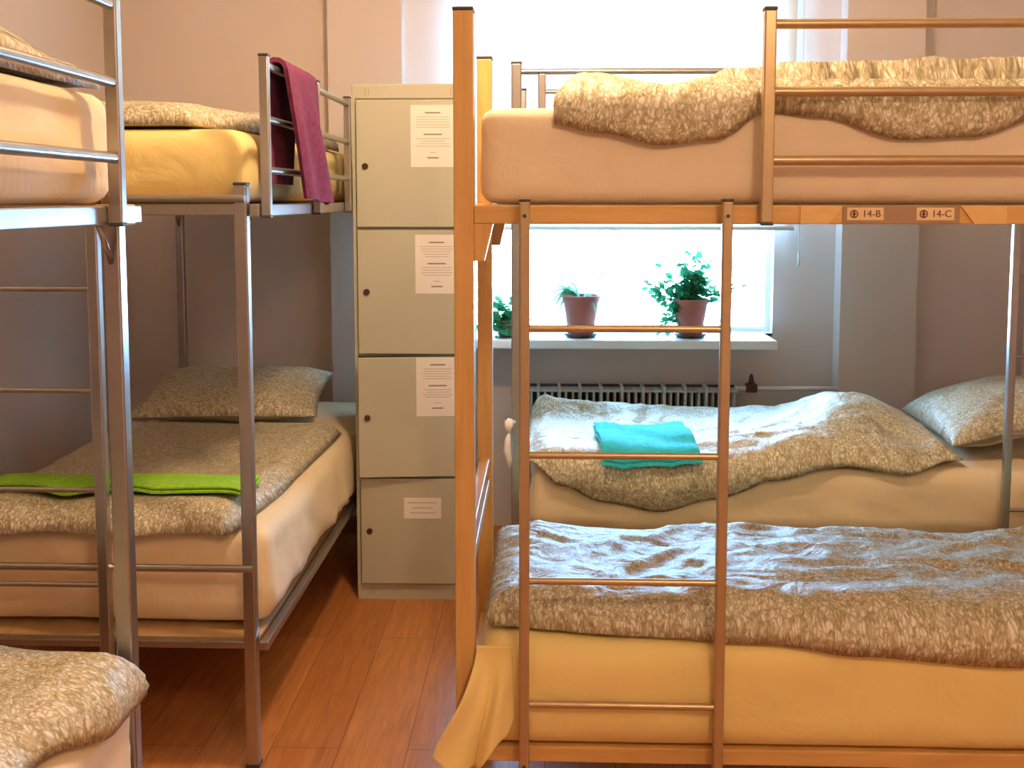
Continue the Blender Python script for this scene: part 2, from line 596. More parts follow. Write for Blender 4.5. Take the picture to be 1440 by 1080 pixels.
# the window wall: a niche between two pilasters, opening cut for the window
WX0, WX1, WZ0, WZ1 = -0.37, 1.03, 0.79, 2.42
bm = bmesh.new()
box(bm, XL, WX0, YW, YW + .22, FZ, ZC)
box(bm, WX1, XR, YW, YW + .22, FZ, ZC)
box(bm, WX0, WX1, YW, YW + .22, FZ, WZ0)
box(bm, WX0, WX1, YW, YW + .22, WZ1, ZC)
struct(obj('wall_back', bm, M['wall']))
bm = bmesh.new()
box(bm, -0.968, -0.640, 4.6, YW + .01, FZ, ZC)
struct(obj('trim_1', bm, M['wall']))
struct(obj('trim_2', bx(1.305, 1.640, 4.6, YW + .01, FZ, ZC), M['wall']))
for nm, a in (('baseboard_back', (XL, -0.968, YW - .016, YW, FZ, FZ + .07)), ('baseboard_left', (XL, XL + .016, YB, YW, FZ, FZ + .07)),
              ('baseboard_right', (XR - .016, XR, YB, YW, FZ, FZ + .07))):
    struct(obj(nm, bx(*a, bev=.003), M['base']))
struct(obj('baseboard_pilaster', bx(-0.975, -0.632, 4.586, 4.6, FZ, FZ + .07, bev=.003), M['base']))

# window: frame, mullion, panes, sill
w = empty('window_1', ((WX0 + WX1) / 2, YW + .1, WZ0))
struct(w)
bm = bmesh.new()
ox, oy, oz = w.location
def wbox(x0, x1, z0, z1, y0=-.03, y1=.03, **k):
    box(bm, x0 - ox, x1 - ox, y0, y1, z0 - oz, z1 - oz, **k)
fw = .022
wbox(WX0, WX0 + fw, WZ0, WZ1)
wbox(WX1 - fw, WX1, WZ0, WZ1)
wbox(WX0 + fw, WX1 - fw, WZ0, WZ0 + fw)
wbox(WX0 + fw, WX1 - fw, WZ1 - fw, WZ1)
wbox(-0.145, -0.095, WZ0 + fw, WZ1 - fw)
obj('window_frame', bm, M['white'], w)
for x0, x1 in ((WX0 + fw, -0.145), (-0.095, WX1 - fw)):
    bm = bmesh.new()
    wbox(x0, x1, WZ0 + fw, WZ1 - fw, -.003, .003)
    obj('window_pane', bm, M['glass'], w)
bm = bmesh.new()
box(bm, -0.43 - ox, 1.0 - ox, 4.45 - oy, YW - oy, 0.75 - oz, 0.79 - oz, bev=.006)
box(bm, WX0 - ox, WX1 - ox, YW - oy, YW + .07 - oy, 0.78 - oz, 0.792 - oz)
obj('window_sill', bm, M['white'], w)

# roller blind, half lowered, with hem bar and pull chain
bl = empty('roller_blind', (0.35, 4.62, 1.265))
tag(bl, 'white translucent roller blind pulled halfway down over the window', 'blind')
obj('blind_fabric', bx(-.745, .742, -.001, .001, 0.012, 1.22), M['blind'], bl)
bm = bmesh.new()
tube(bm, [(-.75, 0, .006), (.747, 0, .006)], .009, 10)
obj('hem_bar', bm, M['white'], bl, smooth=True)
bm = bmesh.new()
tube(bm, [(-.75, .02, 1.24), (.747, .02, 1.24)], .025, 14)
obj('roller_tube', bm, M['white'], bl, smooth=True)
bm = bmesh.new()
tube(bm, [(.77, -.005, 1.24), (.77, -.005, -.02), (.772, -.005, -.10)], .0025, 6)
tube(bm, [(.772, -.005, -.10), (.772, -.005, -.16)], .006, 8)
obj('pull_chain', bm, M['white'], bl, smooth=True)

# radiator and pipe
rd = empty('radiator', (0.34, 4.60, 0.1))
tag(rd, 'ribbed pale metal radiator in the niche under the window sill', 'radiator')
for k in range(10):
    x = -.42 + k * .0935
    bm = bmesh.new()
    box(bm, x + .040, x + .0535, -.055, .055, 0, .47, bev=.004)
    for yy in (-.038, 0, .038):
        box(bm, x + .010, x + .020, yy - .006, yy + .006, .03, .44, bev=.002)
        box(bm, x + .072, x + .082, yy - .006, yy + .006, .03, .44, bev=.002)
    box(bm, x, x + .0935, -.04, .04, .440, .452, bev=.003)
    box(bm, x, x + .0935, -.04, .04, .02, .05, bev=.003)
    obj('radiator_section', bm, M['radiator'], rd)
bm = bmesh.new()
box(bm, -.42, .515, .057, .065, .03, .46)
obj('back_panel', bm, M['rad_dark'], rd)
for k in (-.3, .4):
    obj('foot', bx(k - .015, k + .015, -.03, .03, FZ - .1, .0), M['radiator'], rd)
pp = empty('heating_pipe', (0.86, 4.60, 0.555))
tag(pp, 'thin white heating pipe running from the radiator to the pilaster', 'pipe')
bm = bmesh.new()
tube(bm, [(-.012, 0, 0), (.445, 0, 0)], .011, 10)
obj('pipe', bm, M['white'], pp, smooth=True)
vl = obj('valve', bx(.035, .085, -.022, .022, -.016, .022, bev=.005), M['valve'], pp)
bm = bmesh.new()
lathe(bm, [(.016, .022), (.012, .035), (.009, .055), (.004, .066)], .06, 0, 12)
obj('valve_handle', bm, M['valve'], vl, smooth=True)

# ------------------------------------------------------------------ potted plants on the sill
def make_pot(root, r_top, r_bot, h):
    bm = bmesh.new()
    lathe(bm, [(r_bot * .6, .012), (r_bot, .012), (r_bot + (r_top - r_bot) * .86, h * .86), (r_top * 1.0, h * .87), (r_top * 1.03, h * .98), (r_top, h), (r_top * .93, h), (r_top * .9, h * .86)], 0, 0)
    obj('pot', bm, M['terracotta'], root, smooth=True, angle=35)
    bm = bmesh.new()
    lathe(bm, [(r_bot * 1.1, 0), (r_bot * 1.25, .004), (r_bot * 1.38, .018), (r_bot * 1.32, .018), (r_bot * 1.15, .008)], 0, 0)
    obj('saucer', bm, M['saucer'], root, smooth=True, angle=40)
    bm = bmesh.new()
    lathe(bm, [(.001, h * .88), (r_top * .5, h * .89), (r_top * .9, h * .87), (r_top * .88, h * .8)], 0, 0)
    obj('soil', bm, M['soil'], root, smooth=True)

def leaf(bm, p, d, up, L, W, curl=0.2):
    d = d.normalized()
    side = d.cross(up)
    side = side.normalized() if side.length > 1e-4 else Vector((1, 0, 0))
    n = side.cross(d).normalized()
    rows = []
    for t, wd in ((0, .12), (.25, .8), (.55, 1.0), (.82, .7), (1.0, .08)):
        c = p + d * L * t - n * curl * L * t * t
        rows.append([bm.verts.new(c + side * s * W / 2 * wd - n * (.12 * W * (1 - abs(s)))) for s in (-1, 0, 1)])
    for a, b in zip(rows, rows[1:]):
        for k in range(2):
            bm.faces.new((a[k], a[k + 1], b[k + 1], b[k]))

def bushy(root, shoots, h, rng):
    fb, sb = bmesh.new(), bmesh.new()
    for (tip, n, lz) in shoots:
        tip = Vector(tip)
        a = Vector((rng.uniform(-.02, .02), rng.uniform(-.02, .02), h * .88))
        mid = (a + tip) / 2 + Vector((0, 0, .03 if tip.z < h else .015))
        pts = []
        for k in range(9):
            t = k / 8
            pts.append(a * (1 - t) ** 2 + mid * 2 * t * (1 - t) + tip * t * t)
        tube(sb, pts, .0028, 6, taper=[1 - .6 * k / 8 for k in range(9)])
        for k in range(int(n * 1.5)):
            t = rng.uniform(.18, 1.0)
            i = min(7, int(t * 8))
            p = pts[i].lerp(pts[i + 1], t * 8 - i)
            d = Vector((rng.uniform(-1, 1), rng.uniform(-1, 1), rng.uniform(-.35, .7)))
            d.normalize()
            q = p + d * rng.uniform(.008, .036)
            L = 1.25 * lz * rng.uniform(.7, 1.25)
            tube(sb, [p, q], .0011, 4)
            leaf(fb, q, d, Vector((rng.uniform(-.6, .6), rng.uniform(-1, .2), 1)), L, L * rng.uniform(.75, 1.0), rng.uniform(.1, .5))
    obj('stem', sb, M['stem'], root, smooth=True)
    return fb

rng = random.Random(3)
p1 = empty('potted_plant', (0.640, 4.57, 0.791))
tag(p1, 'bushy green leafy plant in a terracotta pot on the right of the window sill', 'plant', 'potted plants on the window sill')
make_pot(p1, .078, .052, .170)
fb = bushy(p1, [((-.19, -.03, .235), 24, .026), ((-.14, -.04, .16), 30, .027), ((-.12, -.03, .03), 34, .027), ((-.09, .02, .06), 22, .026), ((-.02, .0, .345), 34, .026),
                ((.05, -.02, .33), 26, .025), ((.0, -.03, .27), 34, .027), ((.10, -.02, .19), 18, .025), ((.225, .0, .225), 16, .026), ((.06, .02, .24), 22, .026), ((-.07, .0, .24), 26, .026), ((-.16, .03, .31), 7, .024), ((.02, .02, .39), 5, .022)], .170, rng)
obj('foliage', fb, M['leaf'], p1, smooth=True)

p2 = empty('potted_plant', (0.155, 4.57, 0.791))
tag(p2, 'sparse pale plant with thin drooping leaves in a terracotta pot, middle of the window sill', 'plant', 'potted plants on the window sill')
make_pot(p2, .084, .056, .185)
fb = bmesh.new()
for k, (tx, ty, tz, wd) in enumerate([(-.13, -.03, .10, .018), (-.15, .0, .16, .016), (-.115, -.03, .06, .018), (-.14, .02, .20, .014), (-.21, .02, .31, .007), (.20, .0, .30, .007),
                                     (-.09, -.02, .19, .016), (-.12, -.01, .13, .016), (.075, -.088, .05, .014), (-.06, -.03, .22, .014), (.09, .02, .27, .006), (-.16, .01, .09, .014)]):
    a = Vector((tx * .12, ty * .2, .165))
    tip = Vector((tx, ty, tz))
    mid = Vector((tx * .55, ty * .7, max(tz, .20) + .06))
    rows = []
    for q in range(9):
        t = q / 8
        c = a * (1 - t) ** 2 + mid * 2 * t * (1 - t) + tip * t * t
        d = ((mid - a) * (1 - t) + (tip - mid) * t).normalized()
        sd = d.cross(Vector((0, 1, .3))).normalized()
        ww = wd * (1 - (2 * abs(t - .4)) ** 2 * .6) * (1 - t ** 4 * .9)
        rows.append([fb.verts.new(c - sd * ww / 2), fb.verts.new(c + Vector((0, 0, -.15 * ww))), fb.verts.new(c + sd * ww / 2)])
    for r0, r1 in zip(rows, rows[1:]):
        for z in range(2):
            fb.faces.new((r0[z], r0[z + 1], r1[z + 1], r1[z]))
obj('foliage', fb, M['pale_leaf'], p2, smooth=True)

p3 = empty('potted_plant', (-0.17, 4.55, 0.791))
tag(p3, 'low green trailing plant at the left end of the window sill behind the bunk posts', 'plant', 'potted plants on the window sill')
make_pot(p3, .045, .034, .075)
fb = bushy(p3, [((-.09, -.02, .06), 22, .03), ((-.07, -.06, .02), 20, .03), ((.08, -.02, .06), 16, .028), ((.0, -.03, .14), 18, .028), ((-.04, .0, .13), 16, .028), ((.07, -.05, .02), 12, .028)], .075, rng)
obj('foliage', fb, M['leaf'], p3, smooth=True)

# ------------------------------------------------------------------ bunk beds
def post_cap(name, parent, x0, x1, y0, y1, z, mat=None):
    obj(name, bx(x0 - .001, x1 + .001, y0 - .001, y1 + .001, z, z + .007, bev=.002), mat or M['cap'], parent)

def ladder(root, axis, a0, a1, off, ztop, zrungs, mat, w=.022, rr=.0085, screws=False, zbot=FZ, hook=None):
    def P(a, o, z):
        return (a, o, z) if axis == 'x' else (o, a, z)
    h = w / 2
    lad = root
    for a in (a0, a1):
        c = P(a, off, 0)
        d = hook
        bm = bmesh.new()
        if axis == 'x':
            box(bm, c[0] - .006, c[0] + .006, min(c[1], c[1] + d), max(c[1], c[1] + d), ztop - .045, ztop - .033)
        else:
            box(bm, min(c[0], c[0] + d), max(c[0], c[0] + d), c[1] - .006, c[1] + .006, ztop - .045, ztop - .033)
        obj('ladder_hook', bm, M['cap'], root)
    for a in (a0, a1):
        c = P(a, off, 0)
        bm = bmesh.new()
        box(bm, c[0] - h, c[0] + h, c[1] - h, c[1] + h, zbot, ztop, bev=.004)
        box(bm, c[0] - h - .001, c[0] + h + .001, c[1] - h - .001, c[1] + h + .001, ztop - .001, ztop + .005, bev=.002, mi=1)
        if screws:
            for z in (.20, ztop - .03):
                tube(bm, [(c[0], c[1] - h - .002, z), (c[0], c[1] - h + .004, z)], .0042, 8, mi=1)
        obj('ladder_rail', bm, [mat, M['cap']], lad)
    for z in zrungs:
        bm = bmesh.new()
        tube(bm, [P(a0 + h - .002, off, z), P(a1 - h + .002, off, z)], rr, 12)
        obj('rung', bm, mat, lad, smooth=True, angle=40)
    return lad

def guard(root, xs, y, zb, zt, bars, mat, x_end, wp=.024, rr=.010, sg=1):
    """guard rail along local x: posts at xs, bars from first post to x_end"""
    h = wp / 2
    g = root
    for x in xs:
        bm = bmesh.new()
        box(bm, x - h, x + h, y - h, y + h, zb, zt, bev=.003)
        box(bm, x - h - .001, x + h + .001, y - h - .001, y + h + .001, zt - .001, zt + .006, bev=.002, mi=1)
        box(bm, x - h - .001, x + h + .001, y - h - .001, y + h + .001, zb - .005, zb + .001, bev=.002, mi=1)
        gp = obj('guard_post', bm, [mat, M['cap']], g)
        obj('bracket', bx(x - h + .003, x + h - .003, y + sg * (h - .004), y + sg * (h + .016), zb + .01, zb + .022), M['cap'], gp)
    for z in bars:
        bm = bmesh.new()
        tube(bm, [(xs[0] + h - .002, y, z), (x_end, y, z)], rr, 12)
        obj('guard_bar', bm, mat, g, smooth=True, angle=40)
    return g

def metal_bunk(root, L, W, ztop=1.437, zup=1.355, zlo=.235, mat=None, head_extra=0.0, tall=None):
    mat = mat or M['steel']
    h = .0165
    for x in (h, L - h):
        for y in (h, W - h):
            zt = ztop if tall is None else tall(x, y)
            bm = bmesh.new()
            box(bm, x - h, x + h, y - h, y + h, FZ + .006, zt, bev=.004)
            lg = obj('leg', bm, mat, root)
            obj('leg_cap', bx(x - h - .001, x + h + .001, y - h - .001, y + h + .001, zt - .001, zt + .006, bev=.002), M['cap'], lg)
            obj('foot_cap', bx(x - h - .002, x + h + .002, y - h - .002, y + h + .002, FZ, FZ + .012, bev=.002), M['cap'], lg)
            sx = 1 if x < L / 2 else -1
            bm = bmesh.new()
            tube(bm, [(x + sx * .004, y, zup - .085), (x + sx * .07, y, zup + .004)], .006, 8)
            obj('corner_brace', bm, mat, root, smooth=True)
    for z0, z1 in ((zup, zup + .033), (zlo, zlo + .024)):
        for y in (-.020, W + .020):
            obj('side_rail', bx(.0, L, y - .012, y + .012, z0, z1, bev=.003), mat, root)
        for x in (.012, L - .012):
            obj('end_rail', bx(x - .012, x + .012, .033, W - .033, z0 + .004, z1, bev=.003), mat, root)
        obj('bed_base', bx(.03, L - .03, .0, W, z1 - .012, z1 - .001), M['ply'], root)

# --- bunk at the back of the left row
lb = empty('metal_bunk_bed', (-0.765, 2.615, 0), PI / 2)
tag(lb, 'grey metal bunk bed in the far left corner beside the locker', 'bunk bed', 'grey metal bunk beds')
metal_bunk(lb, 2.0, 0.9, zlo=.208)
for x, zz in ((-.012, .435), (2.012, .435), (-.012, 1.402), (2.012, 1.402)):
    bm = bmesh.new()
    tube(bm, [(x, .0, zz), (x, .9, zz)], .010, 12)
    obj('foot_rail', bm, M['steel'], lb, smooth=True, angle=40)
ladder(lb, 'y', .385, .808, -.032, 1.345, (.395, .648, .909, 1.172), M['steel'], w=.03, rr=.007, hook=.03)
guard(lb, (.03, .62, 1.13), -.045, 1.357, 1.763, (1.742, 1.606, 1.475), M['steel'], 1.12)

# --- near bunk at the left edge of the picture
nl = empty('metal_bunk_bed', (-0.800, 0.0, 0), PI / 2)
tag(nl, 'grey metal bunk bed nearest the camera at the left edge of the picture', 'bunk bed', 'grey metal bunk beds')
metal_bunk(nl, 1.94, 0.9)
guard(nl, (.60, 1.80), -.045, 1.357, 1.765, (1.735, 1.602, 1.472), M['steel'], 1.79)
for xx in (.21, 1.79):
    obj('corner_joint', bx(min(xx, 2 * round(xx / 2) + .0) if xx > 1 else .034, 1.905 if xx > 1 else xx, -.035, -.004, 1.352, 1.391, bev=.004), M['warm_steel'], nl)

# --- bunk under the window
br = empty('metal_bunk_bed', (-0.115, 3.40, 0))
tag(br, 'grey metal bunk bed standing along the window behind the wooden bunk', 'bunk bed', 'grey metal bunk beds')
metal_bunk(br, 2.05, 0.85, tall=lambda x, y: 1.84 if x < 1 else 1.437)
ladder(br, 'x', 1.615, 2.02, -.055, 1.40, (.389, .641, .894, 1.151), M['steel'], w=.024, rr=.007, hook=.025)
guard(br, (.10, 1.45), -.045, 1.357, 1.80, (1.64, 1.50), M['steel'], 1.44)
bm = bmesh.new()
tube(bm, [(.03, .0165, 1.815), (1.46, .0165, 1.815)], .010, 12)
obj('top_rail', bm, M['steel'], br, smooth=True, angle=40)
guard(br, (.10, 1.45), .895, 1.357, 1.86, (1.84, 1.70, 1.55), M['steel'], 1.44, sg=-1)

# --- the wooden bunk in front
wb = empty('wooden_bunk_bed', (-0.171, 2.13, 0))
tag(wb, 'pine bunk bed in the right foreground with warm-tinted metal ladder and guard rail', 'bunk bed')
pw, pd = .041, .05
WL, WD = 2.08, .78
for x in (0, WL):
    for y in (0, WD - pd):
        lg = obj('post', bx(x - pw / 2, x + pw / 2, y, y + pd, FZ, 1.783, bev=.003), M['pine_v'], wb)
        post_cap('post_cap', lg, x - pw / 2, x + pw / 2, y, y + pd, 1.783)
for y in (.004, WD - .036):
    obj('upper_side_rail', bx(pw / 2, WL - pw / 2, y, y + .032, 1.349, 1.388, bev=.003), M['pine_h'], wb)
    obj('lower_side_rail', bx(pw / 2, WL - pw / 2, y, y + .032, .187, .222, bev=.003), M['pine_h'], wb)
for x in (0, WL):
    for z0, z1, nm in ((1.349, 1.388, 'upper_end_rail'), (.187, .222, 'lower_end_rail'), (.585, .615, 'end_rail'), (.66, .675, 'end_rail')):
        obj(nm, bx(x - .014, x + .014, pd, WD - pd, z0, z1, bev=.003), M['pine_d'], wb)
for sx, x in ((1, pw / 2), (-1, WL - pw / 2)):
    for y in (.006, WD - .04):
        bm = bmesh.new()
        prism(bm, [(x, 1.349), (x + sx * .040, 1.349), (x + sx * .022, 1.272), (x, 1.272)], y, y + .034)
        obj('corner_bracket', bm, M['pine_v'], wb)
for z in (1.372, .206):
    obj('bed_base', bx(.022, WL - .022, .036, WD - .036, z, z + .014), M['ply'], wb)
ladder(wb, 'x', .127, .536, -.030, 1.396, (.334, .603, .871, 1.136), M['warm_steel'], w=.0215, rr=.0075, screws=True, hook=.038)
guard(wb, (.617, 2.02), -.013, 1.352, 1.776, (1.749, 1.615, 1.478), M['warm_steel'], 2.01)
# number plates and paler slanted patches beside a darker brown strip on the upper rail, under the guard rail
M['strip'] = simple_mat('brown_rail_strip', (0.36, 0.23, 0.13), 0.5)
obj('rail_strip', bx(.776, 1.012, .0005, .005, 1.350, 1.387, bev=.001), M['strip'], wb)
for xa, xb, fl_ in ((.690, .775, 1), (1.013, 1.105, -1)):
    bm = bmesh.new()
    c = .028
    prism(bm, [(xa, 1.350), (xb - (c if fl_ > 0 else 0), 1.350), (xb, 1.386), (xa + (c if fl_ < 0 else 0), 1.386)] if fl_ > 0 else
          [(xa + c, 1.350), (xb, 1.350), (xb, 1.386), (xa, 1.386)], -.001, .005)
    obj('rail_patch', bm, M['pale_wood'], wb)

def text_mesh(body, size):
    cu = bpy.data.curves.new('lettering', 'FONT')
    cu.body = body
    cu.size = size
    cu.align_x = 'CENTER'
    cu.align_y = 'CENTER'
    cu.extrude = .0006
    tmp = bpy.data.objects.new('lettering_tmp', cu)
    COL.objects.link(tmp)
    dg = bpy.context.evaluated_depsgraph_get()
    me = bpy.data.meshes.new_from_object(tmp.evaluated_get(dg))
    bpy.data.objects.remove(tmp)
    bpy.data.curves.remove(cu)
    return me

for xa, xb, txt in ((.784, .858, '14-B'), (.924, 1.000, '14-C')):
    pl = obj('number_plate', bx(xa, xb, -.001, .004, 1.357, 1.383, bev=.001), M['plate'], wb)
    pl['label'] = 'small beige number plate reading ' + txt
    me = text_mesh(txt, .020)
    t = link('lettering', me, M['ink'], pl)
    t.rotation_euler = (PI / 2, 0, 0)
    t.location = ((xa + xb) / 2 + .012, -.0016, 1.370)
    bm = bmesh.new()
    cx, cz = xa + .014, 1.370
    seg = 20
    ro, ri = .0085, .006
    o1 = [bm.verts.new((cx + ro * math.cos(2 * PI * k / seg), -.0018, cz + ro * math.sin(2 * PI * k / seg))) for k in range(seg)]
    i1 = [bm.verts.new((cx + ri * math.cos(2 * PI * k / seg), -.0018, cz + ri * math.sin(2 * PI * k / seg))) for k in range(seg)]
    for k in range(seg):
        bm.faces.new((o1[k], o1[(k + 1) % seg], i1[(k + 1) % seg], i1[k]))
    box(bm, cx - .0018, cx + .0018, -.0020, .0004, cz - .006, cz + .006)
    box(bm, cx - .0045, cx + .0045, -.0020, .0004, cz - .0012, cz + .0012)
    obj('emblem', bm, M['ink'], pl)

# ------------------------------------------------------------------ locker
LS = 1.0857
lk = empty('locker', (-0.470 * LS + .008, 3.80, FZ))
lk.scale = (LS, LS, LS)
tag(lk, 'tall cream metal locker with four doors between the left bunk and the wooden post', 'locker')
LX0, LX1, LD, LH = -.195, .192, .48, 1.787
bm = bmesh.new()
box(bm, LX0, LX0 + .012, 0, LD, .0, LH - .045)
box(bm, LX1 - .012, LX1, 0, LD, .0, LH - .045)
box(bm, LX0 + .012, LX1 - .012, LD - .01, LD, 0, LH - .045)
box(bm, LX0, LX1, 0, LD, LH - .05, LH, bev=.004)
box(bm, LX0 + .012, LX1 - .012, 0.001, .03, 0, .055)
for z in (.055, .440, .866, 1.300, 1.735):
    box(bm, LX0 + .012, LX1 - .012, .006, LD - .01, z - .006, z + .006)
for k in range(4):
    for zz in (1.748, .018):
        x = (LX0 + .045 + k * .011) if k < 2 else (LX1 - .075 + k * .011)
        box(bm, x, x + .004, -.0012, .003, zz, zz + .026, mi=1)
obj('body', bm, [M['locker'], simple_mat('locker_slot', (0.42, 0.36, 0.24), .6)], lk)
DX0, DX1 = LX0 + .016, LX1 - .016
zs = [(1.306, 1.731), (.872, 1.296), (.446, .862), (.061, .436)]
locks = [1.511, 1.085, .655, .249]
ajar = [.003, .004, .035, .003]
notes = [(-.464, -.315, 1.508, 1.715, 0), (-.452, -.306, 1.080, 1.280, 0), (-.452, -.306, .658, .862, 0), (-.498, -.369, .295, .369, 1)]
for k, (z0, z1) in enumerate(zs):
    th = math.asin(ajar[k] / (DX1 - DX0))
    d = empty('tmp', (0, 0, 0))
    bpy.data.objects.remove(d)
    bm = bmesh.new()
    wd = DX1 - DX0
    box(bm, -wd, 0, -.012, .0, z0, z1, bev=.002)
    door = obj('door', bm, M['locker'], lk)
    door.location = (DX1, .0, 0)
    door.rotation_euler = (0, 0, th)
    xl = -wd + .030
    bm = bmesh.new()
    zl = locks[k]
    tube(bm, [(xl, -.0115, zl), (xl, -.018, zl)], .0105, 16)
    box(bm, xl - .0015, xl + .0015, -.0195, -.017, zl - .006, zl + .006)
    obj('lock', bm, M['dark_metal'], door, smooth=True, angle=40)
    a, b, n0, n1, small = notes[k]
    a, b = a + .470 - DX1, b + .470 - DX1
    bm = bmesh.new()
    box(bm, a, b, -.0128, -.0120, n0, n1)
    rg = random.Random(k + 5)
    hgt = n1 - n0
    yy = -.0128
    mid = (a + b) / 2
    def line(z, w, h=.0020, mi=1):
        box(bm, mid - w / 2, mid + w / 2, yy - .0003, yy + .0001, z - h / 2, z + h / 2, mi=mi)
    if small:
        for q in range(3):
            line(n1 - .018 - q * .018, (b - a) * (.78, .55, .66)[q], .003)
    else:
        line(n1 - .026, .052, .0045, 2)
        for q in range(5):
            line(n1 - .040 - q * .0085, (b - a) * rg.uniform(.55, .82))
        line(n1 - .098, .062, .0045, 2)
        for q in range(4):
            line(n1 - .112 - q * .0085, (b - a) * rg.uniform(.55, .8))
        line(n1 - .158, .024)
        line(n1 - .176, .038, .0045, 2)
    nt_ = obj('notice', bm, [M['paper'], M['print'], M['print_dark']], door)
    nt_['label'] = 'small white paper notice' if small else 'white paper notice with faint print'

# ------------------------------------------------------------------ mattresses
GM = 'mattresses in fitted sheets'
tag(mattress('mattress', -.140, 1.87, 2.168, 2.87, 1.390, 1.592, M['sheet_peach'], 1.3, rad=.035, wr=.005),
    'tan sheeted mattress on the upper bunk of the wooden bed', 'mattress', GM)
fl = mattress('mattress', -.140, 1.87, 2.124, 2.87, .223, .455, M['sheet_yellow'], 4.2, rad=.045, wr=.007, hem=.006)
tag(fl, 'yellow sheeted mattress on the wooden bed\'s lower bunk, one sheet corner hanging loose', 'mattress', GM)
tag(mattress('mattress', -.050, 1.880, 3.416, 4.24, .268, .495, M['sheet_cream'], 9.1, rad=.05, wr=.015, hem=.03),
    'cream sheeted mattress on the lower bunk under the window', 'mattress', GM)
tag(mattress('mattress', -.07, 1.90, 3.41, 4.24, 1.390, 1.58, M['sheet_cream'], 3.1, rad=.05, wr=.006),
    'sheeted mattress on the upper bunk by the window, almost hidden behind the wooden bunk', 'mattress', GM)
tag(mattress('mattress', -1.650, -.750, 2.697, 4.55, .240, .500, M['sheet_cream'], 14.0, rad=.05, wr=.013, hem=.034),
    'cream sheeted mattress on the far left lower bunk under the green towel', 'mattress', GM)
tag(mattress('mattress', -1.655, -.785, 2.668, 4.57, 1.390, 1.585, M['sheet_yellow'], 17.0, rad=.06, wr=.007),
    'yellow sheeted mattress on the far left upper bunk beside the purple towel', 'mattress', GM)
tag(mattress('mattress', -1.68, -.785, .05, 1.885, .268, .490, M['sheet_cream'], 21.0, rad=.05, wr=.010, hem=.03),
    'cream sheeted mattress on the lower bunk in the bottom left corner of the picture', 'mattress', GM)
tag(mattress('mattress', -1.68, -.788, .05, 1.885, 1.390, 1.592, M['sheet_cream'], 25.0, rad=.045, wr=.007),
    'cream sheeted mattress behind rails in the top left corner of the picture', 'mattress', GM)

# loose corner of the yellow sheet, falling outwards in front of the wooden post
def sheet_corner():
    bm = bmesh.new()
    nu, nv = 34, 40
    g = []
    for i in range(nu + 1):
        u = i / nu
        row = []
        for j in range(nv + 1):
            v = j / nv
            xt = -.146 + .075 * u
            xb = lerp_table(u, [(0, -.232), (.45, -.15), (1, -.065)])
            zt_ = .452
            zb = lerp_table(u, [(0, .255), (.25, .215), (.55, .205), (.8, .265), (1, .305)])
            k = smooth01(0, 1, v) ** .9 * (.35 + .65 * v) if u < 1 else v
            x = xt + (xb - xt) * k
            z = zt_ + (zb - zt_) * v
            free = (1 - u) ** .6 * smooth01(0, .5, v)
            y = 2.1215 - .070 * v * free - .020 * free
            y -= (.016 * v * math.sin(u * 9.5 + .6) + .008 * v * math.sin(u * 17 + v * 3)) * min(1, free * 2)
            row.append(bm.verts.new((x, y, z)))
        g.append(row)
    for i in range(nu):
        for j in range(nv):
            bm.faces.new((g[i][j], g[i + 1][j], g[i + 1][j + 1], g[i][j + 1]))
    bmesh.ops.recalc_face_normals(bm, faces=bm.faces)
    bmesh.ops.solidify(bm, geom=bm.faces[:], thickness=.0025)
    o = obj('sheet_corner', bm, M['sheet_yellow'], fl, smooth=True)
    o['label'] = 'loose hanging corner of the yellow sheet'
sheet_corner()

# ------------------------------------------------------------------ duvets
GD = 'leaf patterned duvets'
def g2(u, s, cu, cs, ru, rs):
    return math.exp(-((u - cu) / ru) ** 2 - ((s - cs) / rs) ** 2)

# wooden bunk, upper: bunched along the bed
tag(duvet('duvet', (0, 2.168, 0), (1, 0, 0), (0, 1, 0), .015, 1.86,
          lambda t: lerp_table(t * 1.85, [(0, -.02), (.1, -.035), (.22, -.06), (.33, -.05), (.44, .0), (.55, -.01), (.72, -.05), (.85, -.045), (1.0, -.01), (1.3, -.03), (1.85, -.02)]),
          lambda t: .62, 1.592, .055, M['duvet'], 2.0,
          bump=lambda u, s: .035 * smooth01(.38, .52, u) + .02 * g2(u, s, .1, .1, .12, .2) + .018 * g2(u, s, .40, .02, .07, .12), fold=.024, rnd=.05, maxout=.030, off=.014),
    'leaf patterned duvet bunched on the upper bunk of the wooden bed', 'duvet', GD)
# wooden bunk, lower: spread flat
tag(duvet('duvet', (0, 2.118, 0), (1, 0, 0), (0, 1, 0), -.135, 1.86,
          lambda t: lerp_table(t * 2, [(0, .075), (.3, .035), (.6, .02), (.8, -.0), (1.1, -.014), (2, -.016)]),
          lambda t: .735, .455, .045, M['duvet'], 5.0,
          bump=lambda u, s: .028 * math.exp(-((s - .10) / .12) ** 2) - .014 * smooth01(.35, .7, s), fold=.030, rnd=.045, fscale=4.2, scale=(1, 1.5)),
    'leaf patterned duvet spread on the lower bunk of the wooden bed behind the ladder', 'duvet', GD)
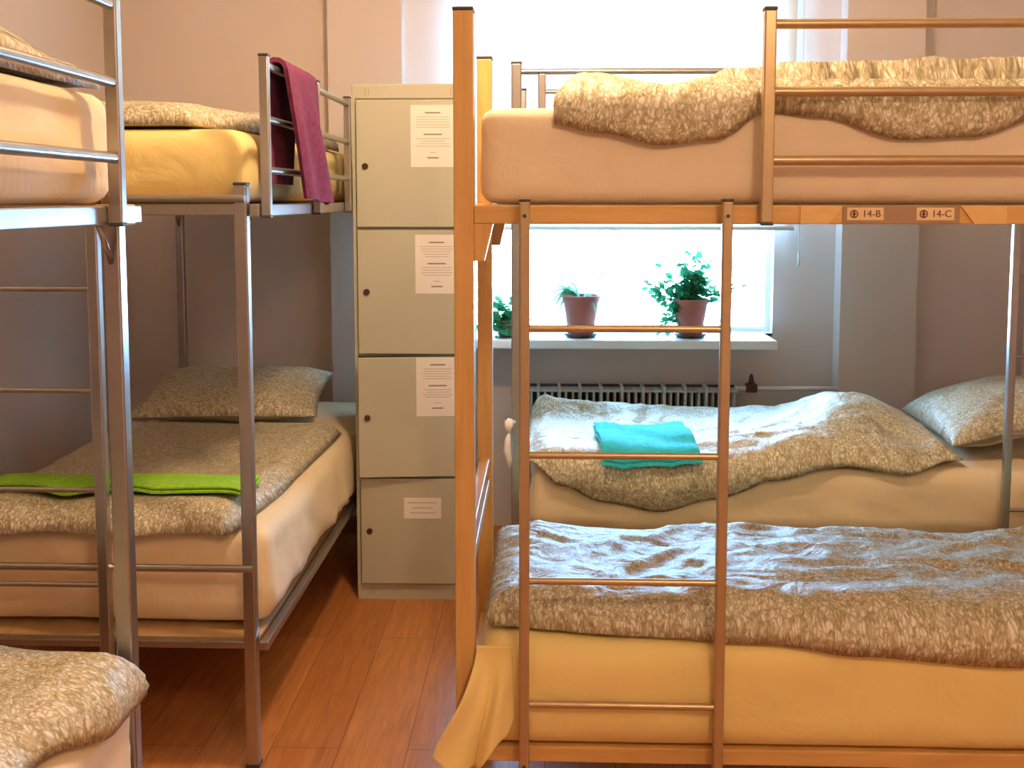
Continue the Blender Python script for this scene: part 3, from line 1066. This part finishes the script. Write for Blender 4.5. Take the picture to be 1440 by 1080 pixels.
# window bunk, lower: lumpy, with the turquoise towel on it
tag(duvet('duvet', (0, 3.410, 0), (1, 0, 0), (0, 1, 0), -.065, 1.41,
          lambda t: lerp_table(t * 1.475 - .065, [(-.06, .03), (.05, -.03), (.2, -.085), (.38, -.115), (.56, -.07), (.75, -.015), (1.0, .02), (1.2, .0), (1.4, .05)]),
          lambda t: .80, .495, .043, M['duvet'], 8.4,
          bump=lambda u, s: .115 * g2(u, s, 1.12, .42, .22, .33) + .055 * g2(u, s, -.03, .74, .16, .07) + .014 * g2(u, s, .42, .745, .36, .055)
          + .02 * g2(u, s, .85, .15, .25, .15) - .03 * g2(u, s, .35, .3, .22, .22),
          fold=.034, rnd=.05, fscale=3.6, u1f=lambda t: -.10 * smooth01(.5, 1, t), maxout=.06, off=.024),
    'lumpy leaf patterned duvet on the lower bunk under the window', 'duvet', GD)
# far left, lower
tag(duvet('duvet', (-.748, 0, 0), (0, 1, 0), (-1, 0, 0), 2.64, 3.86,
          lambda t: lerp_table(t, [(0, .10), (.10, .075), (.4, .05), (1, .035)]),
          lambda t: .88, .50, .055, M['duvet'], 11.0,
          bump=lambda u, s: .022 * math.exp(-((u - 2.74) / .09) ** 2) * (1 + .8 * noise.noise(Vector((s * 6, 1, 2)))) - .015 * smooth01(.1, 0, s), fold=.013, rnd=.05, fscale=2.6,
          u0f=lambda t: .02 * math.sin(t * 13)),
    'leaf patterned duvet spread on the far left lower bunk under the green towel', 'duvet', GD)
# far left, upper
tag(duvet('duvet', (-.785, 0, 0), (0, 1, 0), (-1, 0, 0), 2.70, 4.0,
          lambda t: lerp_table(t, [(0, .14), (.3, .05), (1, .02)]),
          lambda t: .86, 1.585, .055, M['duvet'], 14.0, bump=lambda u, s: .03 * g2(u, s, 3.3, .4, .5, .5), fold=.016, rnd=.06),
    'leaf patterned duvet on the far left upper bunk behind the purple towel', 'duvet', GD)
# near left, lower
tag(duvet('duvet', (-.785, 0, 0), (0, 1, 0), (-1, 0, 0), .1, 1.885,
          lambda t: lerp_table(t, [(0, -.05), (.8, .03), (.92, -.02), (1, -.02)]),
          lambda t: .88, .490, .075, M['duvet'], 17.0, bump=lambda u, s: .02 * smooth01(.1, .35, s), fold=.016, rnd=.05, edge=.10, off=.018),
    'leaf patterned duvet in the bottom left corner of the picture', 'duvet', GD)
# near left, upper
tag(duvet('duvet', (-.788, 0, 0), (0, 1, 0), (-1, 0, 0), .1, 1.87,
          lambda t: .02, lambda t: .84, 1.592, .05, M['duvet'], 20.0, bump=lambda u, s: .035 * (1 - smooth01(1.5, 1.8, u)), fold=.014, rnd=.045),
    'leaf patterned duvet on the upper bunk in the top left corner of the picture', 'duvet', GD)

# ------------------------------------------------------------------ pillows
GP = 'leaf patterned pillows'
tag(pillow('pillow', (-1.27, 4.13, .605), .74, .52, .17, R(4), (R(10), 0), M['duvet'], 3.3),
    'leaf patterned pillow at the head of the far left lower bunk', 'pillow', GP)
tag(pillow('pillow', (1.66, 3.84, .612), .50, .66, .20, R(-4), (0, R(-14)), M['duvet'], 6.1),
    'leaf patterned pillow at the right end of the lower bunk under the window', 'pillow', GP)

# ------------------------------------------------------------------ towels
def folded_towel(name, c, lx, ly, h, rz, mat, layers=2, seed=1.0, zf=None, roll=0):
    """flat folded towel: layered slab with a rounded fold along one long edge, lying on zf(x, y)"""
    bm = bmesh.new()
    nx, ny = 40, 22
    rot = Matrix.Rotation(rz, 3, 'Z')
    for L in range(layers):
        z0, z1 = h * L / layers + .0006 * L, h * (L + 1) / layers
        ins = .004 * L
        grids = []
        for zz in (z0, z1):
            g = []
            for i in range(nx + 1):
                row = []
                for j in range(ny + 1):
                    a, b = -1 + 2 * i / nx, -1 + 2 * j / ny
                    x, y = a * (lx / 2 - ins), b * (ly / 2 - ins)
                    rim = max(abs(a), abs(b))
                    rd_ = (h / layers * .25) * smooth01(.93, 1.0, rim) * (1 if zz == z0 else -1)
                    p = rot @ Vector((x, y, 0))
                    X, Y = c[0] + p.x, c[1] + p.y
                    w = .004 * fbm(X * 7 + seed, Y * 7, seed, 3)
                    zb = zf(X, Y) if zf else c[2]
                    row.append(bm.verts.new((X, Y, zb + zz + rd_ + w)))
                g.append(row)
            grids.append(g)
        lo, hi = grids
        for i in range(nx):
            for j in range(ny):
                bm.faces.new((hi[i][j], hi[i + 1][j], hi[i + 1][j + 1], hi[i][j + 1]))
                bm.faces.new((lo[i][j], lo[i][j + 1], lo[i + 1][j + 1], lo[i + 1][j]))
        for i in range(nx):
            for j in (0, ny):
                bm.faces.new((lo[i][j], lo[i + 1][j], hi[i + 1][j], hi[i][j]))
        for j in range(ny):
            for i in (0, nx):
                bm.faces.new((lo[i][j], lo[i][j + 1], hi[i][j + 1], hi[i][j]))
    return obj(name, bm, mat, smooth=True, angle=60)

from mathutils.bvhtree import BVHTree
def surface_of(label_part):
    for o in bpy.data.objects:
        if o.get('label', '').startswith(label_part) and o.type == 'MESH':
            me = o.data
            t = BVHTree.FromPolygons([v.co for v in me.vertices], [p.vertices for p in me.polygons])
            def f(x, y):
                best = -9
                for dx in (-.035, 0, .035):
                    for dy in (-.035, 0, .035):
                        h = t.ray_cast(Vector((x + dx, y + dy, 5)), Vector((0, 0, -1)))
                        if h[0] is not None:
                            best = max(best, h[0].z)
                return best + .007
            return f
zl = surface_of('leaf patterned duvet spread on the far left lower')
tag(folded_towel('towel', (-1.225, 2.845, 0), .78, .20, .022, R(1.5), M['green'], 2, 2.0, zl),
    'bright green towel folded into a long strip on the far left lower bunk', 'towel')
zr = surface_of('lumpy leaf')
tag(folded_towel('towel', (0.345, 3.545, 0), .33, .40, .026, R(2), M['turquoise'], 2, 5.0, zr),
    'turquoise folded towel lying on the lumpy duvet under the window', 'towel')

def purple_towel():
    bm = bmesh.new()
    bx_, bz = -.810, 1.742
    bxx = -0.72
    r = .022
    inner, outer = .30, .34
    tot = inner + PI * r + outer
    nu, ns = 36, 60
    g = []
    for i in range(nu + 1):
        u = i / nu
        row = []
        for j in range(ns + 1):
            s = tot * j / ns
            if s < inner:
                d = inner - s
                x, z = bxx - r, bz - d
                side = -1
                hang = d
            elif s < inner + PI * r:
                a = (s - inner) / r
                x, z = bxx - r * math.cos(a), bz + r * math.sin(a)
                side = 0
                hang = 0
            else:
                d = s - inner - PI * r
                x, z = bxx + r, bz - d
                side = 1
                hang = d
            k = hang / .34
            if side >= 0:
                y = 2.755 + .355 * u + k * .13
                y += -.0 * k
                if side > 0:
                    x += .012 * k + .012 * math.sin(u * 11 + .5) * min(1, k * 2) + .02 * k * math.sin(PI * u)
                z -= .02 * u * k
            else:
                y = 2.775 + .325 * u + k * (.02 - .08 * u)
                x += -.006 * k - .005 * math.sin(u * 9) * min(1, k * 2)
            row.append(bm.verts.new((x, y, z)))
        g.append(row)
    for i in range(nu):
        for j in range(ns):
            bm.faces.new((g[i][j], g[i + 1][j], g[i + 1][j + 1], g[i][j + 1]))
    bmesh.ops.recalc_face_normals(bm, faces=bm.faces)
    bmesh.ops.solidify(bm, geom=bm.faces[:], thickness=-.012)
    return obj('towel', bm, M['purple'], smooth=True, angle=60)
tag(purple_towel(), 'purple towel hung over the guard rail of the far left upper bunk', 'towel')

# small white knotted cloth on the left post of the window bunk
bm = bmesh.new()
tube(bm, [(-.118, 3.385, .668), (-.122, 3.375, .655), (-.124, 3.372, .640), (-.120, 3.374, .625)], .014, 10, taper=[.7, 1.1, .9, .35])
tube(bm, [(-.121, 3.374, .628), (-.126, 3.372, .600), (-.128, 3.371, .565), (-.122, 3.373, .535), (-.120, 3.374, .505)], .012, 10, taper=[.3, .9, 1.15, .9, .35])
tube(bm, [(-.136, 3.382, .66), (-.1, 3.382, .66)], .006, 8)
tag(obj('cloth_strip', bm, M['cloth'], smooth=True), 'small white knotted cloth tied to the left leg of the bunk under the window', 'cloth')

# ------------------------------------------------------------------ light
wd = bpy.data.worlds.new('daylight')
S.world = wd
wd.use_nodes = True
bg = wd.node_tree.nodes['Background']
bg.inputs['Color'].default_value = (0.29, 0.57, 1.0, 1)
bg.inputs['Strength'].default_value = 66.0

pt = bpy.data.lights.new('window_portal', 'AREA')
pt.shape = 'RECTANGLE'
pt.size = WX1 - WX0
pt.size_y = WZ1 - WZ0
pt.cycles.is_portal = True
po = bpy.data.objects.new('window_portal', pt)
po.location = ((WX0 + WX1) / 2, YW + .2, (WZ0 + WZ1) / 2)
po.rotation_euler = (-PI / 2, 0, 0)
COL.objects.link(po)

for loc, en, rad in (((-0.10, 2.45, 2.48), 74, .07), ((0.75, -0.25, 2.50), 64, .15)):  # the ceiling lamp, then an added warm fill behind the camera
    la = bpy.data.lights.new('lamp_and_fill', 'POINT')
    la.energy = en
    la.color = (1.0, 0.675, 0.40)
    la.shadow_soft_size = rad
    lo = bpy.data.objects.new('lamp_and_fill', la)
    lo.location = loc
    COL.objects.link(lo)

# lift the whole place so that the floor lies at z = 0
for o in list(COL.objects):
    if o.parent is None:
        o.location.z -= FZ

# ------------------------------------------------------------------ camera
cd = bpy.data.cameras.new('camera')
cd.sensor_width = 36
cd.sensor_fit = 'HORIZONTAL'
cd.lens = 1450 / 1440 * 36
cd.shift_y = -133 / 1440
cd.clip_start = .05
cam = bpy.data.objects.new('camera', cd)
cam.location = (0, 0, 1.40 - FZ)
cam.rotation_euler = (R(90 - 5), 0, R(1.9))
COL.objects.link(cam)
S.camera = cam
